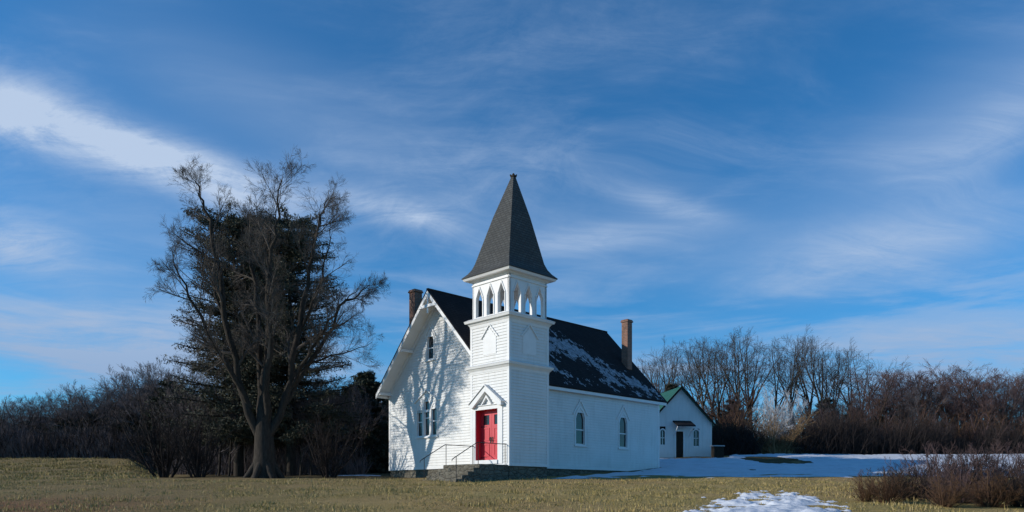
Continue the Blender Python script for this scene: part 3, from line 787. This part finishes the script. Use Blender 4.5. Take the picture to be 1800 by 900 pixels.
row(sh_r, [(1262+i*13, 62.5+(i*5 % 6), 705+(i*29 % 45), 1.5) for i in range(43) if not 1318 < 1262+i*13 < 1414]+[(1270+i*19, 71+(i*3 % 5), 680+(i*31 % 30), 1.6) for i in range(29) if not 1325 < 1270+i*19 < 1405],
    'brown leafless shrub along the edge of the snowy rise', 'shrub', 'shrubs along the edge of the right-hand wood')
row([ced[0], ced[1]], [(1262,64,745,1.2),(1150,69,690),(1180,71,672),(1290,72,700,1.2),(1450,73,698,1.2),(1500,72,715,1.3),(1540,71,730,1.5),(1580,71,735,1.6),(1625,71,738,1.6),(1670,71,740,1.6),(1720,71,738,1.6),(1765,71,742,1.6),(1810,71,740,1.6)],
    'dark low evergreen deep in the right-hand wood', 'evergreen', 'evergreens in the right-hand wood')
# left wood
def ltop(px): return 705-28*sm(0, 200, px)-45*sm(180, 330, px)
row(dt, [(-10+i*10, 60+(i*7 % 13), ltop(i*10)+(i*37 % 24)-12, 1.3) for i in range(33)],
    'bare dark tree in the low wood along the left field', 'tree', 'trees of the left-hand wood')
row(dt, [(-4+i*12, 74+(i*5 % 7), ltop(i*12)-2+(i*29 % 18), 1.4) for i in range(27)],
    'bare dark tree at the back of the low left-hand wood', 'tree', 'back trees of the left-hand wood')
row([sh_r[2], sh_r[1]], [(-6+i*13, 58.8+(i*3 % 4), 742+(i*31 % 26), 1.5) for i in range(22)],
    'dark leafless shrub at the far edge of the left field', 'shrub', 'shrubs along the left field')
row(ced, [(0+i*16, 66+(i*5 % 7), ltop(i*16)+30+(i*17 % 22), 1.6) for i in range(20)],
    'dark evergreen inside the low left-hand wood', 'evergreen', 'evergreens in the left-hand wood')
row(dt, [(296,47,690,1.2),(318,50,655),(345,46,665,1.1),(384,47,660),(402,46,668),(372,52,640),(432,50,650),(528,46,660),(548,47,655),(575,49,665,1.1),(592,52,650),(610,50,672),(500,52,640),(640,54,690),(455,54,645),(330,49,668,1.2),(360,56,650,1.3),(395,57,652,1.3),(420,58,655,1.3),(515,57,650,1.3),(540,58,648,1.3),(565,56,655,1.3),(600,57,655,1.3),(625,50,668,1.2)],
    'slender dark tree in the thicket under the huge bare tree', 'tree', 'slender trees under the huge bare tree')
row([sh_r[2]], [(290,42,700,1.1),(350,41.5,720,1.0),(578,41.5,720,1.0),(330,52,725,1.3),(415,53,725,1.3),(480,54,720,1.4),(545,53,728,1.3),(610,53,740,1.3)],
    lambda i, px: ['dark bush at the left end of the thicket by the field', 'dark bush left of the huge bare trunk', 'dark bush right of the huge bare trunk'][i] if i < 3 else 'dark bush at the back of the thicket under the huge tree', 'shrub', 'bushes under the huge bare tree')
row(ced, [(305,60,668,1.4),(335,62,690,1.4),(372,63,700,1.4),(410,62,712,1.5),(450,63,705,1.5),(490,62,710,1.5),(530,63,700,1.4),(575,60,682,1.4)],
    'dark evergreen at the back of the thicket under the huge bare tree', 'evergreen', 'evergreens under the huge bare tree')
row(ced, [(618,56,672,1.3),(655,57,664,1.3),(688,60,690,1.3),(590,60,690,1.3),(560,62,700,1.3),(640,64,650,1.2)],
    'dark evergreen left of the church gable', 'evergreen', 'evergreens beside the church')

# low brush that closes the woods to the ground: nobody could count its twigs
def brush(name, x0f, spec, mat, label):
    rng = random.Random(5); mb = MB()
    for (pxa, pxb, Ya, Yb, h, n) in spec:
        for _ in range(n):
            Y = rng.uniform(Ya, Yb); x = (rng.uniform(pxa, pxb)-900)/F*Y; z = terrain(x, Y)-.1
            hh_ = h*rng.uniform(.45, 1.1)*(.95+.75*fbm(x, Y, .33, 3)+.35*fbm(x, 0, 1.3, 2)); d = Vector((rng.gauss(0,.28), rng.gauss(0,.28), 1))
            p, r = limb(rng, Vector((x, Y, z)), d, hh_, .02, 3, .0, .18, .35); mb.tube(p, r, 3, False)
            for _ in range(3):
                c = p[rng.randint(1, 2)]; q, r2 = limb(rng, c, d+rvec(rng)*.8, hh_*.5, .011, 2, .03, .2, .4); mb.tube(q, r2, 3, False)
    o = mb.build(name, M[mat], None, fix=False); tag(o, label, 'brush', None, 'stuff')
brush('undergrowth', 0, [(1250,1335,60,66,2.6,1100),(1395,1840,60,67,2.8,6500)], 'twig_dark', 'dark tangled brush at the foot of the right-hand wood')
brush('undergrowth', 0, [(-40,290,58,64,2.2,5200),(290,640,48,60,1.5,2600)], 'twig_wood', 'dark tangled brush at the foot of the left-hand wood')

# foreground thicket at the right edge
fg = [shrub_proto('thicket_shrub', 71+i, 1.6, m_, 10, 34, 3, .0038, 58) for i, m_ in enumerate(('twig_purple', 'twig_red', 'twig_dark'))]
fgl = ['leafless bush in the right foreground, %s' % s for s in
  ('leftmost and palest at the edge of the lawn', 'second from its left end, low and brown', 'dark and dense in the middle', 'tall with violet twigs', 'russet and low at the bottom edge', 'tall and dark against the snow', 'rightmost tall one with violet twigs', 'cut by the right edge of the picture', 'russet near the bottom right corner', 'dark at the bottom right corner', 'low and dark behind the leftmost one','low violet one near the middle')]
for i, (px, Y, h, w, k) in enumerate([(1520,20.5,.85,.9,1),(1560,20,.95,1.0,1),(1600,21.5,1.25,1.0,2),(1645,22,1.75,.9,0),(1660,19,.9,1.1,1),(1700,22.5,1.7,1.0,2),(1745,22,1.8,.9,0),(1800,21.5,1.7,1.0,0),(1740,19,1.0,1.2,1),(1795,19,1.1,1.2,2),(1560,23,1.0,1.1,2),(1690,20.3,1.2,1.1,0)]):
    place(fg[k], (px-900)/F*Y, Y, h/1.6*w*1.15, i*1.7, fgl[i], 'bush', 'bushes of the right foreground thicket', sz=h/1.6*1.08)

# dry grass clumps: golden mound in the right wood
def straw(name, x, y, rad, h, n, seed, label):
    rng = random.Random(seed); mb = MB()
    for _ in range(n):
        a = rng.random()*6.283; q = rad*math.sqrt(rng.random()); px_, py_ = x+q*math.cos(a), y+q*math.sin(a); z = terrain(px_, py_)-.02; hh_ = h*rng.uniform(.5,1.1)*(1-.6*(q/rad)**2)
        d = Vector((rng.gauss(0,.3), rng.gauss(0,.3), 1)).normalized()*hh_; w_ = .022; b = Vector((math.cos(a*5), math.sin(a*5), 0))*w_
        p = Vector((px_, py_, z)); mb.add([p-b, p+b, p+d*.6+b*.7, p+d+Vector((rng.gauss(0,.12),rng.gauss(0,.12),-.05))*hh_], [(0,1,2,3)])
    o = mb.build(name, M['straw'], None, fix=False); tag(o, label, 'grass', None, 'stuff')
straw('dry_grass', at(1366,0,63).x, 63, 2.6, 2.0, 5200, 3, 'golden dry grass mound in the gap of the right-hand wood')
# pale houses glimpsed through the woods
def house(px, Y, zb_off, w, eh_, rh_, dp_, rz, label, roofm):
    x = (px-900)/F*Y; h = empty('house', (x, Y, terrain(x, Y)+zb_off), rz); tag(h, label, 'house')
    mb = MB(); f = lambda a, z, d: (a, d, z)
    mb.prism(f, [(-w/2,-.5),(w/2,-.5),(w/2,eh_),(0,rh_),(-w/2,eh_)], 0, dp_); mb.build('wall', M['oldhouse'], h)
    k_ = (rh_-eh_)/(w/2); mb = MB()
    for s_ in (-1, 1): mb.prism(f, [(s_*(w/2+.3), eh_-.3*k_+.01),(0,rh_+.01),(0,rh_+.16),(s_*(w/2+.3),eh_-.3*k_+.16)], -.3, dp_+.3)
    mb.build('roof', M[roofm], h)
    for c in (-w*.25, w*.25):
        mb = MB(); mb.ring(lambda a,z,d: (a,-d,z), [(c-.35,1.1),(c-.35,2.2),(c+.35,2.2),(c+.35,1.1)], [(c-.45,1.0),(c-.45,2.3),(c+.45,2.3),(c+.45,1.0)], .003, .05); wn = mb.build('window', M['trim'], h)
        mb = MB(); mb.prism(lambda a,z,d: (a,-d,z), [(c-.35,1.1),(c+.35,1.1),(c+.35,2.2),(c-.35,2.2)], .003, .02); mb.build('pane', M['glass'], wn)
house(645, 70, 0.0, 4.6, 2.4, 3.9, 6, R(12), 'pale grey house glimpsed through the trees left of the church', 'snow')

# lawn blades near the camera (uncountable)
def lawn():
    rs_ = np.random.RandomState(4); n = 190000
    Y = rs_.uniform(15.5**2, 34**2, n)**.5; X = rs_.uniform(-.74, .74, n)*Y
    k = int(n*.30); Y[:k] = rs_.uniform(33, 58, k); X[:k] = rs_.uniform(-.76, -.47, k)*Y[:k]
    keep = np.array([fbm(x, y, .5, 3) > -.5+rs_.rand()*.9 and mask_front(x, y) < -.05 for x, y in zip(X, Y)]); X, Y = X[keep], Y[keep]; n = len(X)
    Z = np.array([terrain(x, y) for x, y in zip(X, Y)])-.01
    a = rs_.rand(n)*6.283; h = rs_.uniform(.02, .085, n)*(.6+.8*rs_.rand(n))*np.where(Y > 34, 1.15, 1)*np.array([.55+max(0, 1.6*fbm(x, y, 1.1, 4)+.45) for x, y in zip(X, Y)]); w_ = rs_.uniform(.006, .016, n)*np.where(Y > 34, 2, 1)
    bx_, by_ = np.cos(a)*w_, np.sin(a)*w_; lx, ly = rs_.normal(0, .03, n), rs_.normal(0, .03, n)
    V = np.empty((n, 3, 3)); V[:,0] = np.stack([X-bx_, Y-by_, Z], 1); V[:,1] = np.stack([X+bx_, Y+by_, Z], 1); V[:,2] = np.stack([X+lx, Y+ly, Z+h], 1)
    me = bpy.data.meshes.new('grass'); me.vertices.add(3*n); me.vertices.foreach_set('co', V.ravel()); me.loops.add(3*n); me.loops.foreach_set('vertex_index', np.arange(3*n)); me.polygons.add(n); me.polygons.foreach_set('loop_start', np.arange(0, 3*n, 3)); me.polygons.foreach_set('loop_total', np.full(n, 3)); me.update(calc_edges=True)
    me.materials.append(M['grassblade']); o = bpy.data.objects.new('grass', me); COL.objects.link(o); tag(o, 'short tawny winter grass of the front lawn', 'grass', None, 'stuff')
lawn()

# ------------------------------------------------------------------ light and sky
SAZ = (-.99, -.12); EL = 20.0
az_deg = math.degrees(math.atan2(SAZ[0], SAZ[1])) % 360
sd = Vector((SAZ[0], SAZ[1], 0)).normalized()*math.cos(R(EL)); sd.z = math.sin(R(EL))
sun = bpy.data.lights.new('sun', 'SUN'); sun.energy = 4.0; sun.angle = R(.5); sun.color = (1, .93, .83)
so = bpy.data.objects.new('sun', sun); COL.objects.link(so); so.rotation_euler = sd.to_track_quat('Z', 'Y').to_euler()

wd = bpy.data.worlds.new('World'); scene.world = wd; wd.use_nodes = True
t = NT(wd.node_tree); bg = wd.node_tree.nodes['Background']
sky = t.new('ShaderNodeTexSky', sky_type='NISHITA'); sky.sun_disc = False; sky.sun_elevation = R(EL); sky.sun_rotation = R(az_deg)
sky.air_density = 1.0; sky.dust_density = .3; sky.ozone_density = 3.0; sky.altitude = 300
tc = t.new('ShaderNodeTexCoord'); D = tc.outputs['Generated']
sep = t.new('ShaderNodeSeparateXYZ'); t.l.new(D, sep.inputs[0]); dx, dy, dz = sep.outputs
AZ = t.m('MULTIPLY', t.m('ARCTAN2', dx, dy), 57.2958); ELV = t.m('MULTIPLY', t.m('ARCSINE', dz), 57.2958)
zc = t.m('MAXIMUM', dz, .0); den = t.m('ADD', zc, .16)
com = t.new('ShaderNodeCombineXYZ'); t.l.new(t.m('DIVIDE', dx, den), com.inputs[0]); t.l.new(t.m('DIVIDE', dy, den), com.inputs[1])
wv = t.mapping(com.outputs[0], (.9, 1.5, 1), (0, 0, R(-18)))
warp = t.noise(com.outputs[0], .9, 3, .5, 0, 1)
vm = t.new('ShaderNodeVectorMath', operation='MULTIPLY_ADD'); t.l.new(warp, vm.inputs[0]); vm.inputs[1].default_value = (1.1, .9, 0); t.l.new(wv, vm.inputs[2])
n1 = t.noise(vm.outputs[0], 1.1, 8, .58); n2a = t.noise(t.mapping(vm.outputs[0], (1.5, 3.6, 1), (0,0,R(14))), 2.2, 13, .72, .5); n2b = t.noise(t.mapping(vm.outputs[0], (3.2, 1.6, 1), (0,0,R(-24))), 1.7, 13, .74, .8)
n2 = t.m('ADD', t.m('MULTIPLY', n2a, .6), t.m('MULTIPLY', n2b, .4))
veil = t.m('MULTIPLY', t.mr(n1, .42, .72, 0, 1, True), t.mr(n2, .38, .62, .25, 1.0))
def ell(a0, e0, wa, we, rot, amp):
    c, s_ = math.cos(R(rot)), math.sin(R(rot)); da = t.m('SUBTRACT', AZ, a0); de = t.m('SUBTRACT', ELV, e0)
    x = t.m('MULTIPLY_ADD', da, c/wa, t.m('MULTIPLY', de, s_/wa)); y = t.m('MULTIPLY_ADD', de, c/we, t.m('MULTIPLY', da, -s_/we))
    q = t.m('ADD', t.m('MULTIPLY', x, x), t.m('MULTIPLY', y, y))
    return t.m('MULTIPLY', t.m('EXPONENT', t.m('MULTIPLY', q, -1.0)), amp)
blobs = None
for e in ((-31,22.6,8,1.5,-7,1.5),(-22,21.6,5,1.1,-10,.9),(-20,20.3,6,1.3,-12,.75),(-9,20.3,6,.9,-8,.55),(-33,15.4,3,1.6,0,.8),(-26,9.5,9,2.4,0,.55),(6,18.5,7,1.0,3,.40),(12,20.5,4,.8,-18,.45),(26,16.0,8,2.0,2,.50),(-29,32,4,.9,4,.8),(33,22,5,2.0,25,.40),(-2,9,12,1.2,0,.22),(26,8.5,12,1.5,0,.25),(-21,11.7,3,.35,0,.55)):
    b = ell(*e); blobs = b if blobs is None else t.m('ADD', blobs, b)
soft = None
for e in ((-18,26,12,3.5,-10,.24),(26,16.5,11,2.6,4,.34),(30,23,9,3,20,.26),(-27,12,10,4,0,.30),(8,19,12,2.5,-5,.20),(0,7,40,4,0,.16),(-25,17.5,10,2.5,-5,.22)):
    b = ell(*e); soft = b if soft is None else t.m('ADD', soft, b)
soft = t.m('MULTIPLY', soft, t.mr(n1, .3, .65, .55, 1.1))
wisp = t.mr(n2, .36, .60, .30, 1.0); bw = t.m('MULTIPLY', blobs, wisp)
cb = t.new('ShaderNodeCombineXYZ'); t.l.new(t.m('MULTIPLY', AZ, .045), cb.inputs[0]); t.l.new(t.m('MULTIPLY', ELV, .30), cb.inputs[1])
n3 = t.noise(cb.outputs[0], 1.0, 8, .6, .6); bands = t.m('MULTIPLY', t.mr(n3, .42, .64, 0, 1, True), t.m('MULTIPLY', t.mr(ELV, 19, 9), t.mr(ELV, 0, 3, .4, 1)))
cl = t.m('MINIMUM', t.m('ADD', t.m('ADD', t.m('MULTIPLY', t.m('MULTIPLY', veil, .36), t.mr(ELV, 38, 27, .45, 1)), t.m('ADD', bw, t.m('ADD', soft, .012))), t.m('MULTIPLY', bands, .62)), .95)
skyc = t.mix(1.0, sky.outputs[0], (.31, 1.15, 1.66), 'MULTIPLY')
cloudc = t.mix(t.mr(ELV, 8, 20), (3.4, 4.8, 7.2), (5.6, 6.9, 9.0))
colr = t.mix(cl, skyc, cloudc)
t.l.new(colr, bg.inputs['Color']); bg.inputs['Strength'].default_value = .09

cam = bpy.data.cameras.new('camera'); co = bpy.data.objects.new('camera', cam); COL.objects.link(co)
cam.sensor_width = 36; cam.lens = 36*F/1800; cam.shift_y = (HY-450)/1800; cam.clip_end = 3000; cam.clip_start = .1
co.location = (0,0,0); co.rotation_euler = (R(90), 0, 0); scene.camera = co
scene.view_settings.view_transform = 'Standard'; scene.view_settings.look = 'None'; scene.view_settings.gamma = 1; scene.view_settings.exposure = 0

pb = shrub_proto('pale_bush', 91, 3, 'twig_pale', 10, 36, 3, .010, 55); pr_h[pb.name] = max(v.co.z for c in pb.children for v in c.data.vertices)
row([pb], [(1366,63.5,668,.75)], 'tall rounded pale bush rising in the gap of the right-hand wood', 'shrub', None)
tb = shrub_proto('tan_bush', 92, 3, 'twig_tan', 9, 24, 3, .008, 50); pr_h[tb.name] = max(v.co.z for c in tb.children for v in c.data.vertices)
row([tb], [(1366,61,716,1.25)], 'broad tan bush in front of the tall pale bush', 'shrub', None)
# drop prototypes that were never placed
for o in [o for o in COL.objects if o.type == 'EMPTY' and o.location.z < -40]:
    for ch in list(o.children): bpy.data.objects.remove(ch)
    bpy.data.objects.remove(o)
